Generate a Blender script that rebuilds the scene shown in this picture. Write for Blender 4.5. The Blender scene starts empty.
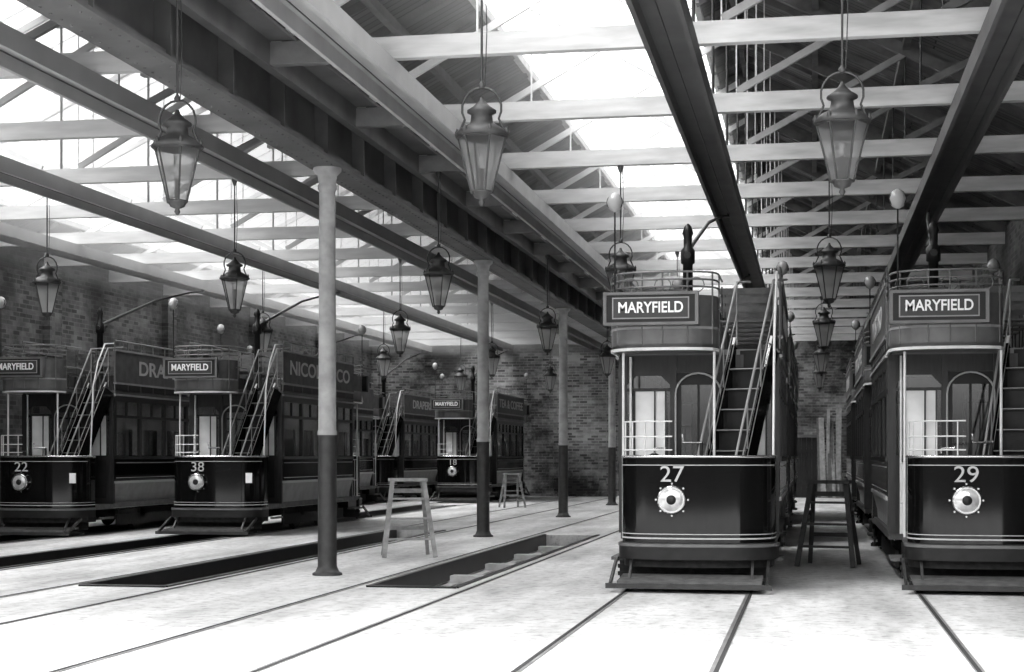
import bpy, math, random
from mathutils import Vector, Matrix
random.seed(4)
scene=bpy.context.scene
scene.view_settings.view_transform='Standard'

# ---------------------------------------------------------------- materials
def mat(name,c,rough=0.6,metal=0.0,var=0.0,scale=6.0,bump=0.0,stretch=None,coat=0.0,spec=0.5):
    m=bpy.data.materials.new(name); m.use_nodes=True
    nt=m.node_tree; b=nt.nodes['Principled BSDF']
    b.inputs['Base Color'].default_value=(c,c,c,1)
    b.inputs['Roughness'].default_value=rough
    b.inputs['Metallic'].default_value=metal
    b.inputs['Coat Weight'].default_value=coat
    b.inputs['Specular IOR Level'].default_value=spec
    if var>0:
        tc=nt.nodes.new('ShaderNodeTexCoord'); mp=nt.nodes.new('ShaderNodeMapping')
        if stretch: mp.inputs['Scale'].default_value=stretch
        nz=nt.nodes.new('ShaderNodeTexNoise'); nz.inputs['Scale'].default_value=scale; nz.inputs['Detail'].default_value=6
        cr=nt.nodes.new('ShaderNodeValToRGB')
        a=max(0,c*(1-var)); d=min(1,c*(1+var))
        cr.color_ramp.elements[0].color=(a,a,a,1); cr.color_ramp.elements[0].position=.3
        cr.color_ramp.elements[1].color=(d,d,d,1); cr.color_ramp.elements[1].position=.7
        nt.links.new(tc.outputs['Object'],mp.inputs['Vector']); nt.links.new(mp.outputs[0],nz.inputs['Vector'])
        nt.links.new(nz.outputs[0],cr.inputs[0]); nt.links.new(cr.outputs[0],b.inputs['Base Color'])
        if bump>0:
            bp=nt.nodes.new('ShaderNodeBump'); bp.inputs['Strength'].default_value=bump; bp.inputs['Distance'].default_value=.02
            nt.links.new(nz.outputs[0],bp.inputs['Height']); nt.links.new(bp.outputs[0],b.inputs['Normal'])
    return m
def glassmat(name,trans,fac,rough=.05,diff=None):
    m=bpy.data.materials.new(name); m.use_nodes=True; nt=m.node_tree; nt.nodes.clear()
    o=nt.nodes.new('ShaderNodeOutputMaterial'); t=nt.nodes.new('ShaderNodeBsdfTransparent'); t.inputs[0].default_value=(trans,trans,trans,1)
    if diff is None:
        g=nt.nodes.new('ShaderNodeBsdfGlossy'); g.inputs['Roughness'].default_value=rough; g.inputs[0].default_value=(.9,.9,.9,1)
    else:
        g=nt.nodes.new('ShaderNodeBsdfTranslucent'); g.inputs[0].default_value=(diff,diff,diff,1)
    mx=nt.nodes.new('ShaderNodeMixShader'); mx.inputs[0].default_value=fac
    nt.links.new(t.outputs[0],mx.inputs[1]); nt.links.new(g.outputs[0],mx.inputs[2]); nt.links.new(mx.outputs[0],o.inputs[0])
    return m
MT={}
MT['black']=mat('black_enamel',.004,.07,0,.3,3,spec=.30)
MT['dark']=mat('dark_paint',.014,.4,0,.3,5,spec=.25)
MT['iron']=mat('iron',.035,.5,.3,.3,8)
MT['truckiron']=mat('truck_iron',.018,.7,0,.4,12,spec=.2)
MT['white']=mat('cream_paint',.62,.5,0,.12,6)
MT['line']=mat('gold_lining',.42,.4)
MT['mid']=mat('panel_paint',.11,.35,0,.25,4)
MT['ad']=mat('advert_panel',.14,.6,0,.3,5)
MT['adboard']=mat('advert_board',.08,.6,0,.3,5)
MT['wood']=mat('varnished_wood',.022,.3,0,.4,6,stretch=(4,4,.6),spec=.35)
MT['floorwood']=mat('worn_wood',.09,.8,0,.3,8)
MT['pane']=glassmat('window_glass',.78,.18)
MT['brightpane']=mat('bright_pane',.85,.12,0,.15,2.5)  # opaque pale fill; the brightness of the bulkhead panes is put into the colour
MT['blind']=mat('linen_blind',.7,.8,0,.1,4)
MT['brass']=mat('polished_brass',.6,.2,.9)
MT['lens']=mat('lamp_lens',.55,.08,.3,.3,12)
MT['globe']=mat('milk_glass',.32,.2)
MT['letter']=mat('letter_white',.8,.5)
MT['number']=mat('number_gilt',.42,.5)
MT['letterdark']=mat('letter_dark',.025,.5)
MT['adletter']=mat('advert_lettering',.50,.6)
MT['colup']=mat('column_paint',.32,.6,0,.25,5)
MT['girder']=mat('girder_paint',.075,.55,0,.35,2)
MT['beam']=mat('painted_timber',.48,.8,0,.2,3,stretch=(.5,3,3))
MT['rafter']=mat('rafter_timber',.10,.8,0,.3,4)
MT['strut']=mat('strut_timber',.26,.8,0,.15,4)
MT['strut_glare']=mat('glare_pale_timber',.70,.8,0,.1,4)  # pale copy for members at the glazing; skylight glare put into the colour
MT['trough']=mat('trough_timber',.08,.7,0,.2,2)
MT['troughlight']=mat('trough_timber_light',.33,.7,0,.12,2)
MT['rail']=mat('rail_steel',.24,.4,.4,.3,3)
MT['groove']=mat('rail_groove',.02,.9)
MT['pit']=mat('pit_masonry',.16,.9,0,.4,3)
MT['bars']=mat('pit_timber',.5,.8,0,.3,4)
MT['stool']=mat('raw_timber',.26,.7,0,.3,8)
MT['stooldark']=mat('stained_timber',.025,.6,0,.3,8)
MT['lglass']=glassmat('lantern_glass',.8,.40,diff=.7)
MT['sky']=glassmat('skylight_glass',.98,.02,diff=.95)

def boards(name,a,b,wid,axis,rough=.8):
    m=bpy.data.materials.new(name); m.use_nodes=True; nt=m.node_tree; p=nt.nodes['Principled BSDF']; p.inputs['Roughness'].default_value=rough
    tc=nt.nodes.new('ShaderNodeTexCoord'); mp=nt.nodes.new('ShaderNodeMapping')
    if axis=='y': mp.inputs['Rotation'].default_value=(0,0,math.pi/2)
    br=nt.nodes.new('ShaderNodeTexBrick'); br.inputs['Scale'].default_value=1; br.inputs['Brick Width'].default_value=3.5; br.inputs['Row Height'].default_value=wid
    br.inputs['Mortar Size'].default_value=.012; br.inputs['Color1'].default_value=(a,a,a,1); br.inputs['Color2'].default_value=(b,b,b,1); br.inputs['Mortar'].default_value=(.01,.01,.01,1)
    nt.links.new(tc.outputs['Object'],mp.inputs[0]); nt.links.new(mp.outputs[0],br.inputs[0]); nt.links.new(br.outputs[0],p.inputs['Base Color'])
    return m
MT['roof']=boards('roof_boarding',.07,.12,.16,'x')

def brickmat(name,vec,lo,hi):
    m=bpy.data.materials.new(name); m.use_nodes=True; nt=m.node_tree; p=nt.nodes['Principled BSDF']; p.inputs['Roughness'].default_value=.9
    tc=nt.nodes.new('ShaderNodeTexCoord'); sp=nt.nodes.new('ShaderNodeSeparateXYZ'); cb=nt.nodes.new('ShaderNodeCombineXYZ')
    nt.links.new(tc.outputs['Object'],sp.inputs[0]); nt.links.new(sp.outputs[vec],cb.inputs[0]); nt.links.new(sp.outputs[2],cb.inputs[1])
    br=nt.nodes.new('ShaderNodeTexBrick'); br.inputs['Scale'].default_value=1; br.inputs['Brick Width'].default_value=.30; br.inputs['Row Height'].default_value=.105
    br.inputs['Mortar Size'].default_value=.012; br.inputs['Bias'].default_value=-.1
    br.inputs['Color1'].default_value=(.26,.26,.26,1); br.inputs['Color2'].default_value=(.04,.04,.04,1); br.inputs['Mortar'].default_value=(.26,.26,.26,1)
    nt.links.new(cb.outputs[0],br.inputs[0])
    nz=nt.nodes.new('ShaderNodeTexNoise'); nz.inputs['Scale'].default_value=.38; nz.inputs['Detail'].default_value=10; nz.inputs['Roughness'].default_value=.72
    nt.links.new(tc.outputs['Object'],nz.inputs['Vector'])
    cr=nt.nodes.new('ShaderNodeValToRGB'); cr.color_ramp.elements[0].position=.42; cr.color_ramp.elements[0].color=(lo,lo,lo,1); cr.color_ramp.elements[1].position=.62; cr.color_ramp.elements[1].color=(hi,hi,hi,1)
    nt.links.new(nz.outputs[0],cr.inputs[0])
    mx=nt.nodes.new('ShaderNodeMix'); mx.data_type='RGBA'; mx.blend_type='MULTIPLY'; mx.inputs[0].default_value=1
    nt.links.new(br.outputs[0],mx.inputs[6]); nt.links.new(cr.outputs[0],mx.inputs[7]); nt.links.new(mx.outputs[2],p.inputs['Base Color'])
    bp=nt.nodes.new('ShaderNodeBump'); bp.inputs['Strength'].default_value=.5; bp.inputs['Distance'].default_value=.02; bp.invert=True
    nt.links.new(br.outputs['Fac'],bp.inputs['Height']); nt.links.new(bp.outputs[0],p.inputs['Normal'])
    return m
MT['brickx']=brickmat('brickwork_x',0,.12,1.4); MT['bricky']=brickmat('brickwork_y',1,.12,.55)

def floormat():
    m=bpy.data.materials.new('concrete_floor'); m.use_nodes=True; nt=m.node_tree; p=nt.nodes['Principled BSDF']; p.inputs['Roughness'].default_value=.75
    tc=nt.nodes.new('ShaderNodeTexCoord')
    n1=nt.nodes.new('ShaderNodeTexNoise'); n1.inputs['Scale'].default_value=.55; n1.inputs['Detail'].default_value=10; n1.inputs['Roughness'].default_value=.65
    mp=nt.nodes.new('ShaderNodeMapping'); mp.inputs['Scale'].default_value=(1.8,.4,1)
    nt.links.new(tc.outputs['Object'],mp.inputs[0]); nt.links.new(mp.outputs[0],n1.inputs['Vector'])
    c1=nt.nodes.new('ShaderNodeValToRGB'); c1.color_ramp.elements[0].position=.3; c1.color_ramp.elements[0].color=(.28,.28,.28,1); c1.color_ramp.elements[1].position=.66; c1.color_ramp.elements[1].color=(.72,.72,.72,1)
    nt.links.new(n1.outputs[0],c1.inputs[0])
    n2=nt.nodes.new('ShaderNodeTexNoise'); n2.inputs['Scale'].default_value=7; n2.inputs['Detail'].default_value=9; n2.inputs['Roughness'].default_value=.7
    nt.links.new(tc.outputs['Object'],n2.inputs['Vector'])
    c2=nt.nodes.new('ShaderNodeValToRGB'); c2.color_ramp.elements[0].position=.34; c2.color_ramp.elements[0].color=(.55,.55,.55,1); c2.color_ramp.elements[1].position=.5; c2.color_ramp.elements[1].color=(1,1,1,1)
    nt.links.new(n2.outputs[0],c2.inputs[0])
    mx=nt.nodes.new('ShaderNodeMix'); mx.data_type='RGBA'; mx.blend_type='MULTIPLY'; mx.inputs[0].default_value=1
    nt.links.new(c1.outputs[0],mx.inputs[6]); nt.links.new(c2.outputs[0],mx.inputs[7])
    nt.links.new(mx.outputs[2],p.inputs['Base Color'])
    return m
MT['floor']=floormat()

# ---------------------------------------------------------------- mesh builder
class B:
    def __init__(s): s.v=[];s.f=[];s.m=[];s.sm=[];s.slots=[];s.M=Matrix.Identity(4)
    def si(s,m):
        if m not in s.slots: s.slots.append(m)
        return s.slots.index(m)
    def add(s,vs,fs,m,smooth=False):
        o=len(s.v); s.v+= [s.M@Vector(p) for p in vs]; k=s.si(m)
        for f in fs: s.f.append([o+i for i in f]); s.m.append(k); s.sm.append(smooth)
    def box(s,x0,x1,y0,y1,z0,z1,m):
        s.add([(x0,y0,z0),(x1,y0,z0),(x1,y1,z0),(x0,y1,z0),(x0,y0,z1),(x1,y0,z1),(x1,y1,z1),(x0,y1,z1)],
          [(0,3,2,1),(4,5,6,7),(0,1,5,4),(1,2,6,5),(2,3,7,6),(3,0,4,7)],m)
    def beam(s,p,q,w,h,m):
        p=Vector(p);q=Vector(q);d=(q-p).normalized()
        up=Vector((0,0,1)) if abs(d.z)<.95 else Vector((0,1,0))
        r=d.cross(up).normalized(); u=r.cross(d).normalized()
        vs=[]
        for c in (p,q):
            for a,b in ((-1,-1),(1,-1),(1,1),(-1,1)): vs.append(c+r*a*w/2+u*b*h/2)
        s.add(vs,[(0,1,2,3),(7,6,5,4),(0,4,5,1),(1,5,6,2),(2,6,7,3),(3,7,4,0)],m)
    def tube(s,pts,r,m,n=6,closed=False):
        pts=[Vector(p) for p in pts]; N=len(pts); vs=[]; 
        rs=r if isinstance(r,(list,tuple)) else [r]*N
        prev=None
        for i,p in enumerate(pts):
            if closed: d=(pts[(i+1)%N]-pts[i-1])
            else: d=(pts[min(i+1,N-1)]-pts[max(i-1,0)])
            d.normalize()
            if prev is None:
                up=Vector((0,0,1)) if abs(d.z)<.9 else Vector((1,0,0))
                a=d.cross(up).normalized()
            else:
                a=(prev-d*prev.dot(d)).normalized()
            prev=a; b=d.cross(a)
            for k in range(n):
                t=2*math.pi*k/n; vs.append(p+(a*math.cos(t)+b*math.sin(t))*rs[i])
        fs=[]
        for i in range(N if closed else N-1):
            j=(i+1)%N
            for k in range(n): fs.append((i*n+k,i*n+(k+1)%n,j*n+(k+1)%n,j*n+k))
        s.add(vs,fs,m,True)
        if not closed: s.add(vs[:n],[tuple(range(n-1,-1,-1))],m); s.add(vs[-n:],[tuple(range(n))],m)
    def lathe(s,prof,o,m,n=16,axis='z',smooth=True):
        vs=[]
        for r,h in prof:
            for k in range(n):
                t=2*math.pi*k/n; a=r*math.cos(t); b=r*math.sin(t)
                if axis=='z': vs.append((o[0]+a,o[1]+b,o[2]+h))
                elif axis=='y': vs.append((o[0]+a,o[1]+h,o[2]+b))
                else: vs.append((o[0]+h,o[1]+a,o[2]+b))
        fs=[]
        for i in range(len(prof)-1):
            for k in range(n): fs.append((i*n+k,i*n+(k+1)%n,(i+1)*n+(k+1)%n,(i+1)*n+k))
        s.add(vs,fs,m,smooth)
        L=len(prof)-1
        s.add(vs[:n],[tuple(range(n))],m); s.add(vs[L*n:],[tuple(range(n))],m)
    def prism(s,poly,z0,z1,m):
        n=len(poly)
        s.add([(x,y,z0) for x,y in poly]+[(x,y,z1) for x,y in poly],
          [tuple(range(n-1,-1,-1)),tuple(range(n,2*n))]+[(i,(i+1)%n,n+(i+1)%n,n+i) for i in range(n)],m)
    def ribbon(s,pts,z0,z1,th,m,smooth=False):
        n=len(pts); P=[Vector((x,y,0)) for x,y in pts]; vs=[]
        for i in range(n):
            d=(P[min(i+1,n-1)]-P[max(i-1,0)]).normalized(); nr=Vector((-d.y,d.x,0))
            a=P[i]; b=P[i]+nr*th
            vs+=[(a.x,a.y,z0),(b.x,b.y,z0),(b.x,b.y,z1),(a.x,a.y,z1)]
        for k in range(4):
            fs=[]
            w=[]
            for i in range(n): w+= [vs[i*4+k],vs[i*4+(k+1)%4]]
            for i in range(n-1): fs.append((2*i,2*i+2,2*i+3,2*i+1))
            s.add(w,fs,m,smooth and k in (1,3))
        s.add(vs[:4],[(0,1,2,3)],m); s.add(vs[-4:],[(3,2,1,0)],m)
    def mesh(s,name):
        me=bpy.data.meshes.new(name); me.from_pydata([tuple(v) for v in s.v],[],s.f)
        for k in s.slots: me.materials.append(MT[k])
        me.polygons.foreach_set('material_index',s.m); me.polygons.foreach_set('use_smooth',s.sm); me.update(); return me
def obj(name,me,loc=(0,0,0),parent=None,rz=0,sc=1):
    o=bpy.data.objects.new(name,me); o.location=loc; o.rotation_euler=(0,0,rz); o.scale=(sc,sc,sc); scene.collection.objects.link(o)
    if parent: o.parent=parent
    return o
def empty(name,loc,rz=0):
    return obj(name,None,loc,None,rz)
_tc={}
def text(name,body,size,m,parent,loc,rot,sx=1.0,bold=0.0):
    key=(body,size,m)
    if key not in _tc:
        c=bpy.data.curves.new(name,'FONT'); c.body=body; c.size=size; c.align_x='CENTER'; c.align_y='CENTER'; c.extrude=.004; c.offset=bold
        c.materials.append(MT[m]); _tc[key]=c
    o=bpy.data.objects.new(name,_tc[key]); o.location=loc; o.rotation_euler=rot; o.scale=(sx,1,1); scene.collection.objects.link(o); o.parent=parent
    return o

# ---------------------------------------------------------------- building
TR=[1.95,-1.43,-4.78,-8.3,-11.87,-15.2]
XW,XE=-17.5,3.95; YB=62.5; Y0=11.0
XC=-6.4
PITS={-4.78:(18.9,32.0),-8.3:(18.4,33.5),-11.87:(18.5,50.5),-15.2:(18.5,45.5)}
PH=.56
b=B()
xs=sorted([-26,12]+[t-PH for t in PITS]+[t+PH for t in PITS])
for i in range(len(xs)-1):
    a,c=xs[i],xs[i+1]; pit=None
    for t in PITS:
        if abs((a+c)/2-t)<.1: pit=PITS[t]
    if pit:
        b.box(a,c,-8,pit[0],-.3,0,'floor'); b.box(a,c,pit[1],YB+.3,-.3,0,'floor')
    else: b.box(a,c,-8,YB+.3,-.3,0,'floor')
obj('floor',b.mesh('floor'))
for i,t in enumerate(PITS):
    y0,y1=PITS[t]; b=B()
    b.box(t-PH-.2,t-PH,y0,y1,-1.5,-.3,'pit'); b.box(t+PH,t+PH+.2,y0,y1,-1.5,-.3,'pit')
    b.box(t-PH,t+PH,y0-.2,y0,-1.5,-.3,'pit'); b.box(t-PH,t+PH,y1,y1+.2,-1.5,-.3,'pit')
    b.box(t-PH-.2,t+PH+.2,y0-.2,y1+.2,-1.65,-1.5,'pit')
    b.box(t-PH-.02,t-PH+.05,y0,y1,-.25,.02,'dark'); b.box(t+PH-.05,t+PH+.02,y0,y1,-.25,.02,'dark')
    b.box(t-PH,t+PH,y0-.06,y0+.06,-.2,.02,'dark')
    if i==0:
        y=y0+1.7
        while y<y1-.5:
            b.box(t-PH,t+PH,y,y+.3,-.40,-.18,'bars'); y+=2.6
        b.box(t-PH+.05,t-PH+.2,y0,y1,-.36,-.28,'bars')
        b.box(t+PH-.2,t+PH-.05,y0,y1,-.36,-.28,'bars')
    obj('inspection_pit',b.mesh('inspection_pit'))
for t in TR:
    b=B()
    for sx in (-.72,.72):
        b.box(t+sx-.04,t+sx+.03,-6,YB-.1,0,.008,'rail'); b.box(t+sx-.004 if sx>0 else t+sx-.03,t+sx+.03 if sx>0 else t+sx+.004,-6,YB-.1,.008,.011,'groove')
    obj('tram_track',b.mesh('tram_track'))
def wall(x0,x1,y0,y1,z1,m):
    b=B(); b.box(x0,x1,y0,y1,0,z1,m); return b
b=wall(XW-.35,XW,Y0,YB,6.35,'bricky'); 
for k in range(6): b.box(XW,XW+.18,20.6+k*6.9,21.2+k*6.9,0,6.0,'bricky')
obj('wall_left',b.mesh('wall_left'))
b=wall(XE,XE+.35,Y0,YB,6.35,'bricky'); obj('wall_right',b.mesh('wall_right'))
b=wall(XW-.35,XE+.35,YB,YB+.35,6.35,'brickx')
RA,RB=-1.25,-11.95; ZE,ZR=6.3,8.9
for (a,r,c) in ((XW-.35,RB,XC),(XC,RA,XE+.35)):
    vs=[(a,YB,6.35),(r,YB,ZR),(c,YB,6.35),(a,YB+.35,6.35),(r,YB+.35,ZR),(c,YB+.35,6.35)]
    b.add(vs,[(0,2,1),(3,4,5),(0,1,4,3),(1,2,5,4)],'brickx')
obj('wall_back',b.mesh('wall_back'))
def zroof(x):
    if x<XC: r,e=RB,(XW if x<RB else XC)
    else: r,e=RA,(XC if x<RA else XE)
    return ZR+(ZE-ZR)*abs(x-r)/abs(e-r)
b=B()
def slope(x0,x1,m,th=.06,ya=Y0,yb=YB):
    z0,z1=zroof(x0+1e-4),zroof(x1-1e-4)
    b.add([(x0,ya,z0+.16),(x1,ya,z1+.16),(x1,yb,z1+.16),(x0,yb,z0+.16),(x0,ya,z0+.16+th),(x1,ya,z1+.16+th),(x1,yb,z1+.16+th),(x0,yb,z0+.16+th)],
      [(0,3,2,1),(4,5,6,7),(0,1,5,4),(1,2,6,5),(2,3,7,6),(3,0,4,7)],m)
SA=(-4.3,-1.8); SB=(-16.6,-12.3)
slope(XC,SA[0],'roof'); slope(SA[1],RA,'roof'); slope(RA,XE+.35,'roof')
slope(XW-.35,SB[0],'roof'); slope(SB[1],RB,'roof'); slope(RB,XC,'roof')
def raft(x0,x1,y):
    b.beam((x0,y,zroof(x0)+.10),(x1,y,zroof(x1)+.10),.05,.10,'rafter')
y=Y0+.5
while y<YB:
    raft(XC+.01,SA[0],y); raft(SA[1],RA-.01,y); raft(RA+.01,XE,y)
    raft(XW,SB[0],y); raft(SB[1],RB-.01,y); raft(RB+.01,XC-.01,y)
    y+=1.152
for (e,r) in ((XC,RA),(XE,RA),(XW,RB),(XC,RB)):
    for f in (.25,.5,.75):
        x=e+(r-e)*f; z=ZE+(ZR-ZE)*f
        if SA[0]+.1<x<SA[1]-.1 or SB[0]+.1<x<SB[1]-.1: continue
        b.box(x-.05,x+.05,Y0,YB,z-.06,z+.06,'rafter')
b.box(RA-.04,RA+.04,Y0,YB,ZR-.05,ZR+.2,'rafter'); b.box(RB-.04,RB+.04,Y0,YB,ZR-.05,ZR+.2,'rafter')
obj('roof',b.mesh('roof'))
for i,(s0,s1) in enumerate((SA,SB)):
    b=B(); slope(s0,s1,'sky',th=.01)
    y=Y0
    while y<YB:
        b.beam((s0,y,zroof(s0)+.19),(s1,y,zroof(s1)+.19),.016,.03,'strut_glare'); y+=.864
    b.beam((s0,Y0,zroof(s0)+.17),(s0,YB,zroof(s0)+.17),.1,.12,'beam'); b.beam((s1,Y0,zroof(s1)+.17),(s1,YB,zroof(s1)+.17),.1,.12,'beam')
    obj('window_%d'%(i+1),b.mesh('skylight'))
TY=[20.67+3.456*k for k in range(-2,13)]
def truss(x0,xr,x1,shadex=None):
    b=B(); zt=6.12
    if shadex is None: b.beam((x0,0,zt),(x1,0,zt),.13,.24,'beam')
    else:
        b.beam((shadex,0,zt),(x1,0,zt),.13,.24,'beam'); b.beam((x0,0,zt),(shadex,0,zt),.14,.25,'rafter')  # end length in the darker timber colour paints the shade beside the girder
    b.beam((x0,0,ZE-.05),(xr,0,ZR-.05),.06,.10,'strut_glare'); b.beam((x1,0,ZE-.05),(xr,0,ZR-.05),.10,.16,'rafter')  # left members paler and thinner, as if washed out by skylight glare
    b.tube([(xr,0,zt),(xr,0,ZR-.1)],.022,'iron')
    for e in (x0,x1):
        left=(e==x0)
        xm=(e+xr)/2; zm=(ZE+ZR)/2-.1
        b.beam((xr+(e-xr)*.06,0,zt+.15),(xm,0,zm),.06,.09,'strut_glare' if left else 'strut')
        b.tube([(xm,0,zt),(xm,0,zm)],.013,'strut_glare' if left else 'iron')
        if not left:
            xq=xr+(e-xr)*.75; zq=ZR+(ZE-ZR)*.75-.1
            b.beam((xm,0,zt+.12),(xq,0,zq),.07,.09,'rafter')
    for dx in (.3,.55): b.tube([(xr+dx,0,zt),(xr+dx,0,ZR-.1-dx*.5)],.010,'beam',5)
    b.box(xr-.12,xr+.12,-.09,.09,ZR-.35,ZR,'rafter')
    return b.mesh('roof_truss')
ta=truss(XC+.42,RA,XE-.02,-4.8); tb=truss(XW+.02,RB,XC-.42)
for y in TY:
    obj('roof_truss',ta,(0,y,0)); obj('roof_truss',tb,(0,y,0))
# valley girder
b=B()
b.box(XC-.24,XC+.24,Y0,YB-.01,5.47,5.51,'girder'); b.box(XC-.24,XC+.24,Y0,YB-.01,6.2,6.24,'girder')
b.box(XC-.02,XC+.02,Y0,YB-.01,5.51,6.2,'girder')
y=Y0+.4
while y<YB-.1:
    b.box(XC-.2,XC+.2,y,y+.03,5.51,6.2,'girder'); y+=1.728
b.box(XC-.7,XC+.7,Y0,YB-.01,6.26,6.30,'girder')
for s in (-1,1):
    b.box(XC+s*.36-.06,XC+s*.36+.06,Y0,YB-.01,5.98,6.26,'girder')
    b.box(XC+s*.13-.02,XC+s*.13+.02,Y0,YB-.01,5.52,5.6,'girder')
y=12.0
while y<40:
    for s in (-.14,.14): b.lathe([(.018,0),(.012,-.012)],(XC+s,y,5.47),'girder',6)
    y+=.2
obj('valley_girder',b.mesh('valley_girder'))
# columns
b=B()
b.lathe([(.2,0),(.2,.03),(.16,.05),(.13,.12),(.128,.2),(.124,1.88)],(0,0,0),'iron',20)
b.lathe([(.132,1.88),(.132,1.93),(.12,1.95),(.108,5.15),(.13,5.18),(.13,5.23),(.115,5.26),(.13,5.36),(.19,5.42),(.19,5.465)],(0,0,0),'colup',20)
cm=b.mesh('iron_column')
for k in range(0,5):
    if 20.67+10.37*k<YB: obj('iron_column',cm,(XC,20.67+10.37*k,0))
for i,t in enumerate(TR):
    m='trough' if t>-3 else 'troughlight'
    b=B(); b.box(t-.2,t+.2,Y0,YB-.1,5.93,5.99,m)
    for s in (-1,1): b.box(t+s*.22-.025,t+s*.22+.025,Y0,YB-.1,5.76,5.99,m)
    b.tube([(t,Y0,5.82),(t,YB-.1,5.82)],.008,'iron',5)
    obj('trolley_wire_trough',b.mesh('trolley_wire_trough'))
# ---------------------------------------------------------------- lantern
def lantern():
    b=B()
    b.lathe([(.012,-.06),(.03,-.03),(.02,0),(.07,.02),(.09,.06)],(0,0,0),'iron',12)
    n=6
    b.lathe([(.095,.07),(.225,.58)],(0,0,0),'lglass',n,smooth=False)
    for k in range(n):
        t=2*math.pi*k/n
        b.tube([(.097*math.cos(t),.097*math.sin(t),.06),(.23*math.cos(t),.23*math.sin(t),.59)],.010,'iron',5)
    for z,r in ((.07,.10),(.59,.235)):
        b.tube([(r*math.cos(2*math.pi*k/n),r*math.sin(2*math.pi*k/n),z) for k in range(n)],.014,'iron',5,closed=True)
    b.lathe([(.25,.59),(.26,.61),(.20,.67),(.11,.72),(.10,.80),(.14,.82),(.14,.84),(.08,.88),(.03,.93),(.015,.97)],(0,0,0),'iron',16)
    for k in range(n):
        t=2*math.pi*k/n; b.lathe([(.012,0),(.022,.03),(.004,.07)],(.24*math.cos(t),.24*math.sin(t),.61),'iron',6)
    b.tube([(0,0,.08),(0,0,.3)],.01,'iron'); b.lathe([(.02,.3),(.035,.34),(.03,.42),(.01,.44)],(0,0,0),'globe',8)
    pts=[(.19*math.cos(t),0,.86+.19*math.sin(t)*1.05) for t in [math.radians(a) for a in range(-30,211,20)]]
    pts=[(.235,0,.6)]+pts+[(-.235,0,.6)]
    b.tube(pts,.012,'iron',6)
    b.lathe([(.03,1.05),(.035,1.08),(.012,1.12)],(0,0,0),'iron',8)
    b.tube([(0,0,1.05),(0,0,2.31)],.012,'iron',6)
    b.lathe([(.012,2.18),(.05,2.27),(.05,2.31)],(0,0,0),'iron',8)
    b.tube([(.03,0,1.06),(.05,0,1.6),(.03,0,2.28)],.005,'iron',4)
    return b.mesh('gas_lantern')
lm=lantern()
for x in (.25,-2.85,-5.68,-9.0,-12.2):
    for k in range(5):
        y=20.67+3.456*(-2)+10.37*k
        obj('hanging_gas_lantern',lm,(x,y,3.85),sc=.93)

# ---------------------------------------------------------------- tram
def smoothpts(pts,n=3):
    P=[Vector((p[0],p[1])) for p in pts]; out=[]
    for i in range(len(P)-1):
        p0=P[max(i-1,0)];p1=P[i];p2=P[i+1];p3=P[min(i+2,len(P)-1)]
        for k in range(n):
            t=k/n
            q=.5*((2*p1)+(p2-p0)*t+(2*p0-5*p1+4*p2-p3)*t*t+(3*p1-p0-3*p2+p3)*t**3)
            out.append((q.x,q.y))
    out.append((P[-1].x,P[-1].y)); return out
DASH=smoothpts([(-.84,.62),(-.84,.40),(-.80,.24),(-.70,.12),(-.54,.04),(-.3,0),(0,-.01),(.3,0),(.56,.04),(.76,.12),(.90,.25),(.98,.45),(1.0,.75)])
CY=.5
CAN=[(-1.03,1.6),(-1.03,CY+.42),(-1.0,CY+.24),(-.92,CY+.08),(-.78,CY-.04),(-.6,CY-.1),(-.35,CY-.12),(-.05,CY-.1),(.12,CY-.04),(.24,CY+.06),(.29,CY+.2),(.30,CY+.4),(.30,1.6)]
L=8.4
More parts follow.
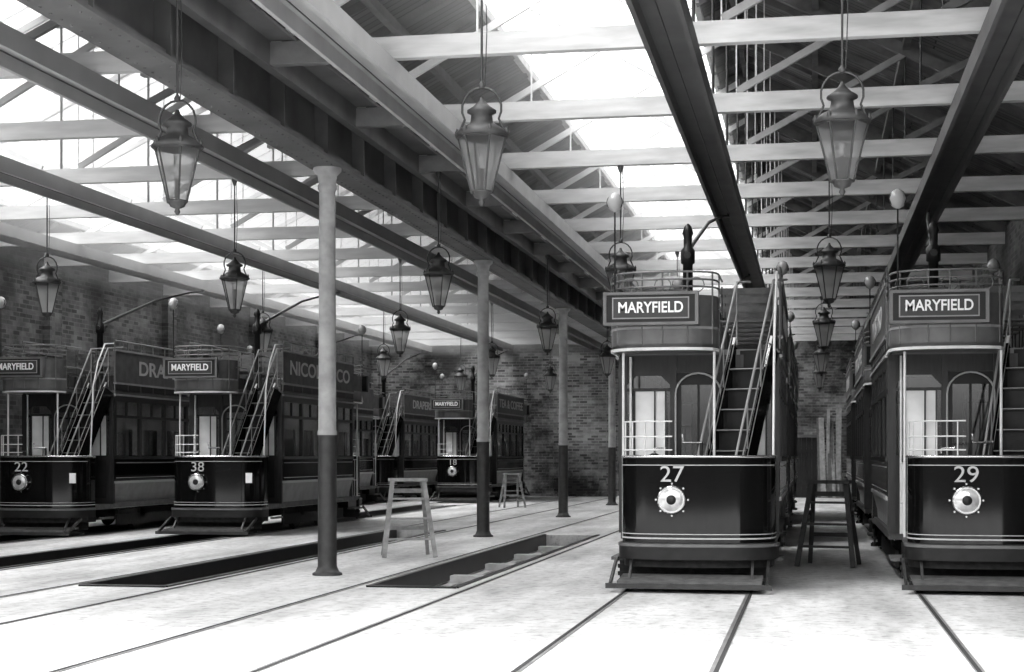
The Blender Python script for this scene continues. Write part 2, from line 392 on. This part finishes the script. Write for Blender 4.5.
def tram_meshes():
    M={}
    body=B(); fit=B(); rail=B(); truck=B(); glass=B(); top=B()
    F=Matrix.Identity(4); R=Matrix.Translation((0,L,0))@Matrix.Rotation(math.pi,4,'Z')
    for end,T in enumerate((F,R)):
        for q in (body,fit,rail,truck,glass,top): q.M=T
        body.prism([(x,y+.02) for x,y in DASH]+[(1.0,1.6),(-.84,1.6)],.50,.60,'floorwood')
        body.ribbon(DASH,.56,1.57,.02,'black',smooth=True)
        for z,h in ((.655,.010),(.60,.018)): body.ribbon([(x*1.003,y-.006) for x,y in DASH],z,z+h,.004,'line')
        body.ribbon([(x*1.004,y-.006) for x,y in DASH[4:-3]],1.475,1.485,.004,'line')
        fit.tube([(x,y,1.58) for x,y in DASH],.018,'brass',6)
        body.ribbon([(x*1.04,y-.06) for x,y in DASH],.36,.53,.05,'dark',smooth=True)
        body.ribbon([(x*1.05,y-.07) for x,y in DASH],.51,.545,.03,'mid',smooth=True)
        body.ribbon([(x*.98,y+.08) for x,y in DASH],.26,.40,.03,'truckiron')
        hx=-.2
        fit.lathe([(.05,0),(.13,-.02),(.165,-.05),(.17,-.10),(.155,-.11)],(hx,-.01,1.07),'brass',24,'y')
        fit.lathe([(.155,-.095),(.13,-.115),(.06,-.13),(.01,-.133)],(hx,-.01,1.07),'lens',24,'y')
        fit.lathe([(.06,-.125),(.05,-.145),(.01,-.147)],(hx,-.01,1.07),'dark',16,'y')
        for k in range(8):
            t=2*math.pi*k/8; fit.lathe([(.018,0),(.012,-.02)],(hx+.19*math.cos(t),-.02,1.07+.19*math.sin(t)),'brass',6,'y')
        fit.lathe([(.12,.60),(.12,1.35),(.13,1.5),(.10,1.58),(.03,1.62)],(-.45,.38,0),'dark',14)
        fit.tube([(-.45,.38,1.62),(-.45,.38,1.68),(-.30,.33,1.68)],.015,'brass')
        fit.tube([(.12,.36,.6),(.12,.36,1.75)],.025,'dark'); fit.tube([(.12,.36,1.75),(-.1,.30,1.75),(-.1,.30,1.85)],.016,'brass')
        for (x,y,z) in ((-.86,.68,.6),(-.86,1.5,.6),(.26,CY+.1,.6)):
            rail.tube([(x,y,z),(x,y,2.86)],.018,'white')
        gp=[p for p in DASH if p[0]<-.2 and p[1]<.45]
        for z in (1.66,1.82,2.0):
            rail.tube([(x*.98,y+.02,z) for x,y in gp],.009,'white',5)
        for p in gp[::3]:
            rail.tube([(p[0]*.98,p[1]+.02,1.58),(p[0]*.98,p[1]+.02,2.0)],.009,'white',5)
        for k in range(5):
            yy=.70+k*.19; rail.tube([(-.86,yy,.62),(-.86,yy,1.5)],.008,'white',5)
        rail.tube([(-.86,.66,1.5),(-.86,1.5,1.5)],.01,'white',5); rail.tube([(-.86,.66,1.0),(-.86,1.5,1.0)],.01,'white',5)
        truck.box(-1.02,-.84,.75,1.45,.30,.34,'floorwood'); truck.box(-.86,-.84,.75,1.45,.34,.5,'dark')
        truck.box(1.0,1.08,.9,1.45,.30,.34,'floorwood')
        for x0,x1 in ((-1.02,-.92),(-.36,-.28),(.28,.36),(.92,1.02)): body.box(x0,x1,1.56,1.64,.6,2.88,'wood')
        for x0,x1 in ((-.92,-.36),(.36,.92)):
            body.box(x0,x1,1.58,1.63,.6,1.6,'wood'); body.box(x0,x1,1.58,1.63,2.62,2.88,'wood'); body.box(x0,x1,1.57,1.63,2.42,2.46,'wood')
            glass.box(x0,x1,1.60,1.605,2.46,2.62,'pane'); glass.box(x0,x0+.10,1.60,1.605,1.6,2.42,'pane'); glass.box(x1-.06,x1,1.60,1.605,1.6,2.42,'pane')
            glass.box(x0+.10,x1-.06,1.60,1.605,1.6,2.42,'brightpane')
            for xx in (x0+.10,x1-.06,(x0+x1)/2+.08): body.box(xx-.010,xx+.010,1.58,1.62,1.6,2.42,'wood')
            body.box(x0+.06,x1-.06,1.572,1.58,.72,1.5,'dark')
            for sx,xx in ((1,x0),(-1,x1)):
                body.add([(xx,1.575,2.62),(xx+sx*.12,1.575,2.62),(xx,1.575,2.5)],[(0,1,2)],'wood')
        body.box(-.28,.28,1.58,1.63,2.66,2.88,'wood')
        body.box(-.28,-.22,1.60,1.64,.6,2.66,'dark'); body.box(.22,.28,1.60,1.64,.6,2.66,'dark'); body.box(-.22,.22,1.60,1.64,.6,1.35,'dark'); body.box(-.22,.22,1.6,1.64,2.5,2.66,'dark')
        body.box(-.015,.015,1.6,1.64,1.35,2.5,'dark')
        glass.box(-.22,.22,1.615,1.62,1.35,2.5,'pane')
        arc=[(-.29,1.57,.65)]+[(-.29*math.cos(a),1.565,2.38+.27*math.sin(a)) for a in [math.pi*k/12 for k in range(13)]]+[(.29,1.57,.65)]
        fit.tube(arc,.014,'line',6)
        body.prism(CAN,2.90,2.95,'mid')
        body.ribbon(CAN[:-1],2.89,3.16,.03,'mid',smooth=True)
        body.ribbon([(x*1.01 if x<0 else x+.01,y-.012) for x,y in CAN[:-1]],2.87,2.905,.03,'white')
        body.ribbon([(x*1.005 if x<0 else x+.005,y-.008) for x,y in CAN[:-1]],3.13,3.16,.03,'strut')
        body.ribbon(CAN[:-1],3.16,3.54,.015,'adboard',smooth=True)
        fy=CY
        body.box(-1.03,.06,fy-.22,fy-.08,3.20,3.56,'dark')
        body.box(-1.06,.09,fy-.235,fy-.10,3.17,3.205,'mid'); body.box(-1.06,.09,fy-.235,fy-.10,3.535,3.57,'mid')
        body.box(-1.06,-1.02,fy-.235,fy-.10,3.17,3.57,'mid'); body.box(.05,.09,fy-.235,fy-.10,3.17,3.57,'mid')
        body.box(-.95,-.02,fy-.226,fy-.20,3.245,3.505,'strut')
        body.box(-.935,-.035,fy-.231,fy-.20,3.26,3.49,'letterdark')
        cp=[(x,y) for x,y in CAN[:-1]]
        for z in (3.64,3.73,3.82): rail.tube([(x,y,z) for x,y in cp],.013,'mid',6)
        for q in (1,3,5,6,7,9,11):
            x,y=CAN[q]; rail.tube([(x,y,2.95),(x,y,3.82)],.012,'mid',5)
        for cx in (-.75,-.35,.05):
            rail.tube([(cx+.10*math.cos(a),CY-.08,3.66+.09*math.sin(a)) for a in [2*math.pi*k/12 for k in range(12)]],.007,'mid',4,closed=True)
        rail.tube([(-.95,CY+.05,3.5),(-.95,CY+.05,4.58)],.011,'dark'); fit.lathe([(.105,-.02),(.10,-.03),(.03,-.05)],(-.95,CY+.05,4.70),'dark',14,'y'); fit.lathe([(.02,-.12),(.07,-.09),(.105,0),(.07,.09),(.02,.12)],(-.95,CY+.05,4.70),'globe',14)
        # stairs
        n=9; c0=Vector((.27,.48,.6)); c1=Vector((.72,1.55,2.93))
        d=(c1-c0); pl=Vector((d.x,d.y,0)).normalized(); pr=Vector((pl.y,-pl.x,0))
        for k in range(1,n):
            p=c0+d*(k/n); a=p-pr*.24-pl*.10; q=p+pr*.24-pl*.10; e=pl*.2
            th=Vector((0,0,.03))
            vs=[a,q,q+e,a+e]; vs=vs+[v+th for v in vs]
            body.add(vs,[(0,3,2,1),(4,5,6,7),(0,1,5,4),(1,2,6,5),(2,3,7,6),(3,0,4,7)],'dark')
            body.add([a+e,q+e,q+e+Vector((0,0,.26)),a+e+Vector((0,0,.26))],[(0,1,2,3)],'dark')
            th=Vector((0,0,.022))
            w=[a+th,q+th,q+th-pl*.015,a+th-pl*.015]; w=[v-Vector((0,0,.012)) for v in w]+w
            body.add(w,[(0,3,2,1),(4,5,6,7),(0,1,5,4),(1,2,6,5),(2,3,7,6),(3,0,4,7)],'strut')
        for s in (-1,1):
            o=pr*.255*s
            body.beam(c0+o+Vector((0,0,.02)),c1+o+Vector((0,0,.02)),.03,.26,'black')
            body.beam(c0+o+Vector((0,0,.17))-pl*.06,c1+o+Vector((0,0,.17))-pl*.06,.035,.015,'line')
            hr=[c0+o+Vector((0,0,.3))-pl*.1,c0+o+Vector((0,0,.85))]+[c0+o+d*t+Vector((0,0,.88)) for t in (.2,.5,.8,1.0)]+[c1+o+pl*.4+Vector((0,0,.92))]
            rail.tube(hr,.017,'strut' ,6)
            rail.tube([p-Vector((0,0,.4)) for p in hr[1:-1]],.009,'strut',5)
            for k in range(0,n+1,3):
                p=c0+o+d*(k/n); rail.tube([p+Vector((0,0,.08)),p+Vector((0,0,.88))],.010,'strut',5)
        rail.tube([(1.0,1.65,3.92),(1.0,1.2,3.88),(.99,.9,3.5),(.98,.7,3.0),(.97,.6,1.6)],.016,'white',6)
        rail.tube([(.30,.8,3.82),(.30,1.6,3.82)],.014,'mid')
        rail.tube([(.30,.8,3.4),(.30,1.6,3.4)],.01,'mid')
        # lifeguard tray
        truck.box(-.80,.84,-.30,.34,.085,.095,'truckiron')
        for k in range(7): truck.box(-.82,.86,-.34+k*.1,-.30+k*.1,.10+k*.006,.13+k*.006,'floorwood')
        for x in (-.8,-.2,.3,.84): truck.box(x-.02,x+.02,-.36,.5,.04,.08,'truckiron')
        truck.box(-.95,.98,-.38,-.34,.04,.10,'iron')
        for x in (-.7,.74): truck.beam((x,-.1,.1),(x,.2,.4),.03,.04,'iron')
        for x in (-.9,.92): truck.beam((x,-.34,.08),(x,.3,.34),.03,.06,'iron')
        truck.box(-.9,.9,.62,.66,.10,.40,'truckiron')
        for k in range(3): truck.box(-.92,.92,.60,.62,.12+k*.09,.17+k*.09,'truckiron')
    for q in (body,fit,rail,truck,glass,top): q.M=Matrix.Identity(4)
    y0,y1=1.6,L-1.6
    body.box(-1.0,1.0,y0,y1,.52,.62,'floorwood')
    body.box(-.97,.97,y0+.05,y1-.05,2.84,2.88,'white')
    for s in (-1,1):
        def bx(a,c,ya,yb,za,zb,m,q=body):
            q.box(min(s*a,s*c),max(s*a,s*c),ya,yb,za,zb,m)
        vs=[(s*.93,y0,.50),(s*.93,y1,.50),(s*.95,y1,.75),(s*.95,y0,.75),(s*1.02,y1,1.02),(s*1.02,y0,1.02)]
        body.add(vs,[(0,1,2,3),(3,2,4,5)],'white' if s<0 else 'strut')  # left rocker coloured lighter to make up for the dark gap beside it
        bx(.99,1.045,y0,y1,1.02,1.07,'line'); bx(.98,1.03,y0,y1,1.07,1.52,'black'); bx(.98,1.05,y0,y1,1.52,1.58,'wood')
        bx(1.03,1.034,y0+.08,y1-.08,1.13,1.142,'line'); bx(1.03,1.034,y0+.08,y1-.08,1.44,1.452,'line')
        bx(.97,1.04,y0,y1,2.38,2.44,'wood'); bx(.97,1.03,y0,y1,2.72,2.90,'wood')
        bx(.97,1.06,y0-.02,y1+.02,2.84,2.88,'strut')
        nW=4
        for k in range(nW+1):
            yy=y0+(y1-y0)*k/nW; ww=.05 if 0<k<nW else .08
            bx(.97,1.035,max(y0,yy-ww),min(y1,yy+ww),1.58,2.75,'wood')
        for k in range(nW):
            ya=y0+(y1-y0)*k/nW+.05; yb=y0+(y1-y0)*(k+1)/nW-.05
            bx(.99,.995,ya,yb,1.58,2.38,'pane',glass); bx(.99,.995,ya,yb,2.44,2.72,'pane',glass)
            bx(.975,1.02,(ya+yb)/2-.015,(ya+yb)/2+.015,2.44,2.72,'wood')
            bx(.96,.975,ya,ya+.22,1.6,2.4,'blind'); bx(.96,.975,yb-.22,yb,1.6,2.4,'blind')
            bx(.96,.975,ya,yb,2.15,2.4,'blind'); bx(.96,.97,ya,yb,2.44,2.72,'blind')
        bx(.55,.98,y0+.2,y1-.2,.95,1.02,'wood'); bx(.94,.97,y0+.2,y1-.2,1.02,1.5,'wood')
        bx(1.0,1.03,y0,y1,2.93,3.10,'dark'); bx(1.02,1.05,y0,y1,3.10,3.78,'adboard')
        bx(1.0,1.065,y0,y1,3.76,3.80,'strut'); bx(1.0,1.065,y0,y1,3.08,3.12,'strut')
        rail.tube([(s*1.03,y0,3.98),(s*1.03,y1,3.98)],.016,'mid')
        for k in range(9):
            yy=y0+(y1-y0)*k/8; rail.tube([(s*1.03,yy,2.95),(s*1.03,yy,3.98)],.013,'mid',5)
        bx(.60,.68,2.6,5.8,.42,.54,'truckiron'); bx(.76,.84,2.2,6.2,.36,.46,'truckiron')
        for yy in (3.3,5.1):
            truck.lathe([(.39,-.05),(.39,-.01),(.36,0),(.36,.05)],(s*.72,yy,.385),'truckiron',20,'x')
            truck.lathe([(.1,-.06),(.1,.12)],(s*.78,yy,.385),'iron',10,'x')
            bx(.78,.9,yy-.12,yy+.12,.28,.5,'truckiron')
        bx(.86,.9,2.0,6.4,.14,.36,'truckiron')
    body.box(-1.03,1.03,y0,y1,2.88,2.95,'mid')
    for yy in (3.3,5.1): truck.tube([(-.72,yy,.385),(.72,yy,.385)],.05,'iron')
    truck.box(-.5,.5,2.4,6.0,.3,.5,'truckiron')
    for k in range(6):
        yy=2.1+k*.82
        for xa,xb in ((-.95,-.2),(.2,.95)):
            for q in range(3): top.box(xa,xb,yy+q*.11,yy+.08+q*.11,3.34,3.365,'floorwood')
            for q in range(3): top.box(xa,xb,yy+.36,yy+.38,3.50+q*.12,3.58+q*.12,'floorwood')
            for xx in (xa+.05,xb-.05):
                top.tube([(xx,yy+.02,2.93),(xx,yy+.02,3.34)],.012,'iron',5); top.tube([(xx,yy+.36,2.93),(xx,yy+.37,3.84)],.012,'iron',5)
    mx,my=-.3,3.75
    top.lathe([(.16,2.93),(.16,2.98),(.08,3.05),(.07,4.3),(.10,4.32),(.10,4.5),(.06,4.55),(.06,4.7),(.08,4.74),(.05,4.84),(.015,4.88)],(mx,my,0),'dark',14)
    top.tube([(mx,my-.12,4.42),(mx,my+.3,4.5)],.05,'iron',8)
    bo=[(mx,my,4.48),(mx+.03,my+.8,4.72),(mx+.12,my+2.8,5.3),(mx+.25,my+4.6,5.66),(mx+.3,my+5.3,5.76)]
    top.tube(bo,[.035,.033,.028,.022,.02],'iron',6)
    top.lathe([(.05,-.02),(.03,0),(.05,.02)],(mx+.3,my+5.32,5.78),'brass',10,'x')
    M['body']=body.mesh('tram_body'); M['fittings']=fit.mesh('tram_fittings'); M['railings']=rail.mesh('tram_railings')
    M['truck']=truck.mesh('tram_truck'); M['glazing']=glass.mesh('tram_glazing'); M['top_deck_seats_and_trolley']=top.mesh('tram_top')
    return M
TM=tram_meshes()
H=math.pi/2
def tram(x,y,num,ad,card=False):
    e=empty('double_deck_tram',(x,y,0.012))
    for k,me in TM.items(): obj(k,me,(0,0,0),e)
    text('destination_lettering','MARYFIELD',.185,'letter',e,(-.485,CY-.236,3.375),(H,0,0),.84,.003)
    text('fleet_number',num,.27,'number',e,(-.2,-.035,1.365),(H,0,0),1.1,0)
    text('advert_lettering',ad,.42,'adletter',e,(1.055,4.2,3.44),(H,0,H),1.7,.006)
    text('advert_lettering',ad,.42,'adletter',e,(-1.055,4.2,3.44),(H,0,-H),1.7,.006)
    if card:
        b=B(); b.box(.77,.90,.075,.10,1.05,1.25,'letter'); obj('notice_card',b.mesh('notice_card'),(0,0,0),e)
    return e
tram(-1.43,19.0,'27','PULLARS'); tram(-1.43,28.4,'31','COCOA'); tram(-1.43,37.8,'14','DRAPERS')
tram(1.97,19.35,'29','MUSTARD'); tram(1.97,28.8,'35','TEA & COFFEE'); tram(1.97,38.3,'20','DRAPERS')
tram(-11.87,30.3,'38','NICOLL & CO',True); tram(-15.2,29.4,'22','DRAPERS',True); tram(-11.87,53.4,'18','TEA & COFFEE'); tram(-15.2,44.0,'12','COCOA'); tram(-15.2,53.3,'16','DRAPERS')

# ---------------------------------------------------------------- step trestles
def steps(m):
    b=B()
    b.box(-.30,.30,-.13,.13,1.20,1.25,m)
    for s in (-1,1):
        b.beam((s*.25,-.07,1.2),(s*.40,-.36,0.02),.07,.04,m); b.beam((s*.24,.07,1.2),(s*.36,.38,0.02),.06,.04,m)
        b.beam((s*.30,-.17,.78),(s*.30,.18,.78),.03,.06,m)
    for z in (.3,.62,.93):
        t=(1.2-z)/1.18; yf=-.07-.29*t; xf=.25+.15*t
        b.box(-xf,xf,yf-.05,yf+.11,z-.015,z+.015,m)
    b.beam((-.33,.27,.45),(.33,.27,.45),.03,.06,m); b.beam((-.27,.11,1.05),(.27,.11,1.05),.03,.07,m)
    return b.mesh('step_trestle')
sm=steps('stool'); sd=steps('stooldark')
obj('step_trestle',sm,(-6.28,24.55,0),rz=.35); obj('step_trestle',sd,(.25,23.6,0),rz=-.2); obj('step_trestle',sm,(-9.1,48.5,0),rz=.5,sc=.85)
b=B()
for k in range(6): b.box(-1.0+k*.2,-.81+k*.2,YB-.08,YB-.02,0,2.3,'wood')
b.box(-1.1,-1.0,YB-.12,YB-.01,0,2.4,'mid'); b.box(.2,.3,YB-.12,YB-.01,0,2.4,'mid'); b.box(-1.1,.3,YB-.12,YB-.01,2.3,2.42,'mid')
b.box(-1.0,.2,YB-.1,YB-.08,.5,.65,'wood'); b.box(-1.0,.2,YB-.1,YB-.08,1.7,1.85,'wood')
obj('door_1',b.mesh('door_1'))
b=B()
for k in range(7):
    x=.0+k*.13; b.beam((x,-1.0+random.uniform(-.1,.1),.04),(x+random.uniform(-.1,.1),-.1,3.2+random.uniform(-.5,.4)),.2 if k%2 else .12,.03,'stool' if k%3 else 'floorwood')
obj('leaning_planks',b.mesh('leaning_planks'),(.3,YB-.02,0))
# scattering volumes added in the roof space to make the skylights glow
def haze(name,x0,x1,z0,den,g):
    hz=bpy.data.materials.new(name); hz.use_nodes=True; nt=hz.node_tree; nt.nodes.clear()
    o=nt.nodes.new('ShaderNodeOutputMaterial'); vs=nt.nodes.new('ShaderNodeVolumeScatter'); vs.inputs['Density'].default_value=den; vs.inputs['Anisotropy'].default_value=g
    vs.inputs['Color'].default_value=(1,1,1,1)
    nt.links.new(vs.outputs[0],o.inputs['Volume']); MT[name]=hz
    b=B(); b.box(x0,x1,Y0+.1,YB-.05,z0,9.3,name)
    obj('glow_haze',b.mesh(name))
haze('haze_a',-16.6,XC-.8,5.5,.075,.7)
haze('haze_b',XC+1.6,-1.5,5.7,.035,.7)

# ---------------------------------------------------------------- camera and light
cam=bpy.data.cameras.new('camera'); co=bpy.data.objects.new('camera',cam); scene.collection.objects.link(co)
co.location=(0,0,1.6); co.rotation_euler=(math.pi/2,0,math.atan(300/1600)); cam.sensor_width=36; cam.lens=56.25; cam.shift_y=120/1024; cam.clip_end=300
scene.camera=co
w=bpy.data.worlds.new('overcast_sky'); scene.world=w; w.use_nodes=True; nt=w.node_tree
bg=nt.nodes['Background']; bg.inputs[1].default_value=5.6
tc=nt.nodes.new('ShaderNodeTexCoord'); sp=nt.nodes.new('ShaderNodeSeparateXYZ'); cr=nt.nodes.new('ShaderNodeValToRGB')
cr.color_ramp.elements[0].position=.02; cr.color_ramp.elements[0].color=(.05,.05,.05,1)
cr.color_ramp.elements[1].position=.42; cr.color_ramp.elements[1].color=(1,1,1,1)
e=cr.color_ramp.elements.new(.12); e.color=(.28,.28,.28,1)
nt.links.new(tc.outputs['Generated'],sp.inputs[0]); nt.links.new(sp.outputs[2],cr.inputs[0]); nt.links.new(cr.outputs[0],bg.inputs[0])
def sun(name,d,e,ang):
    l=bpy.data.lights.new(name,'SUN'); l.energy=e; l.angle=math.radians(ang); o=bpy.data.objects.new(name,l); scene.collection.objects.link(o)
    o.rotation_euler=Vector(d).to_track_quat('-Z','Y').to_euler(); o.location=(0,0,15)
sun('sun',(.5,.35,-1),4.0,20)
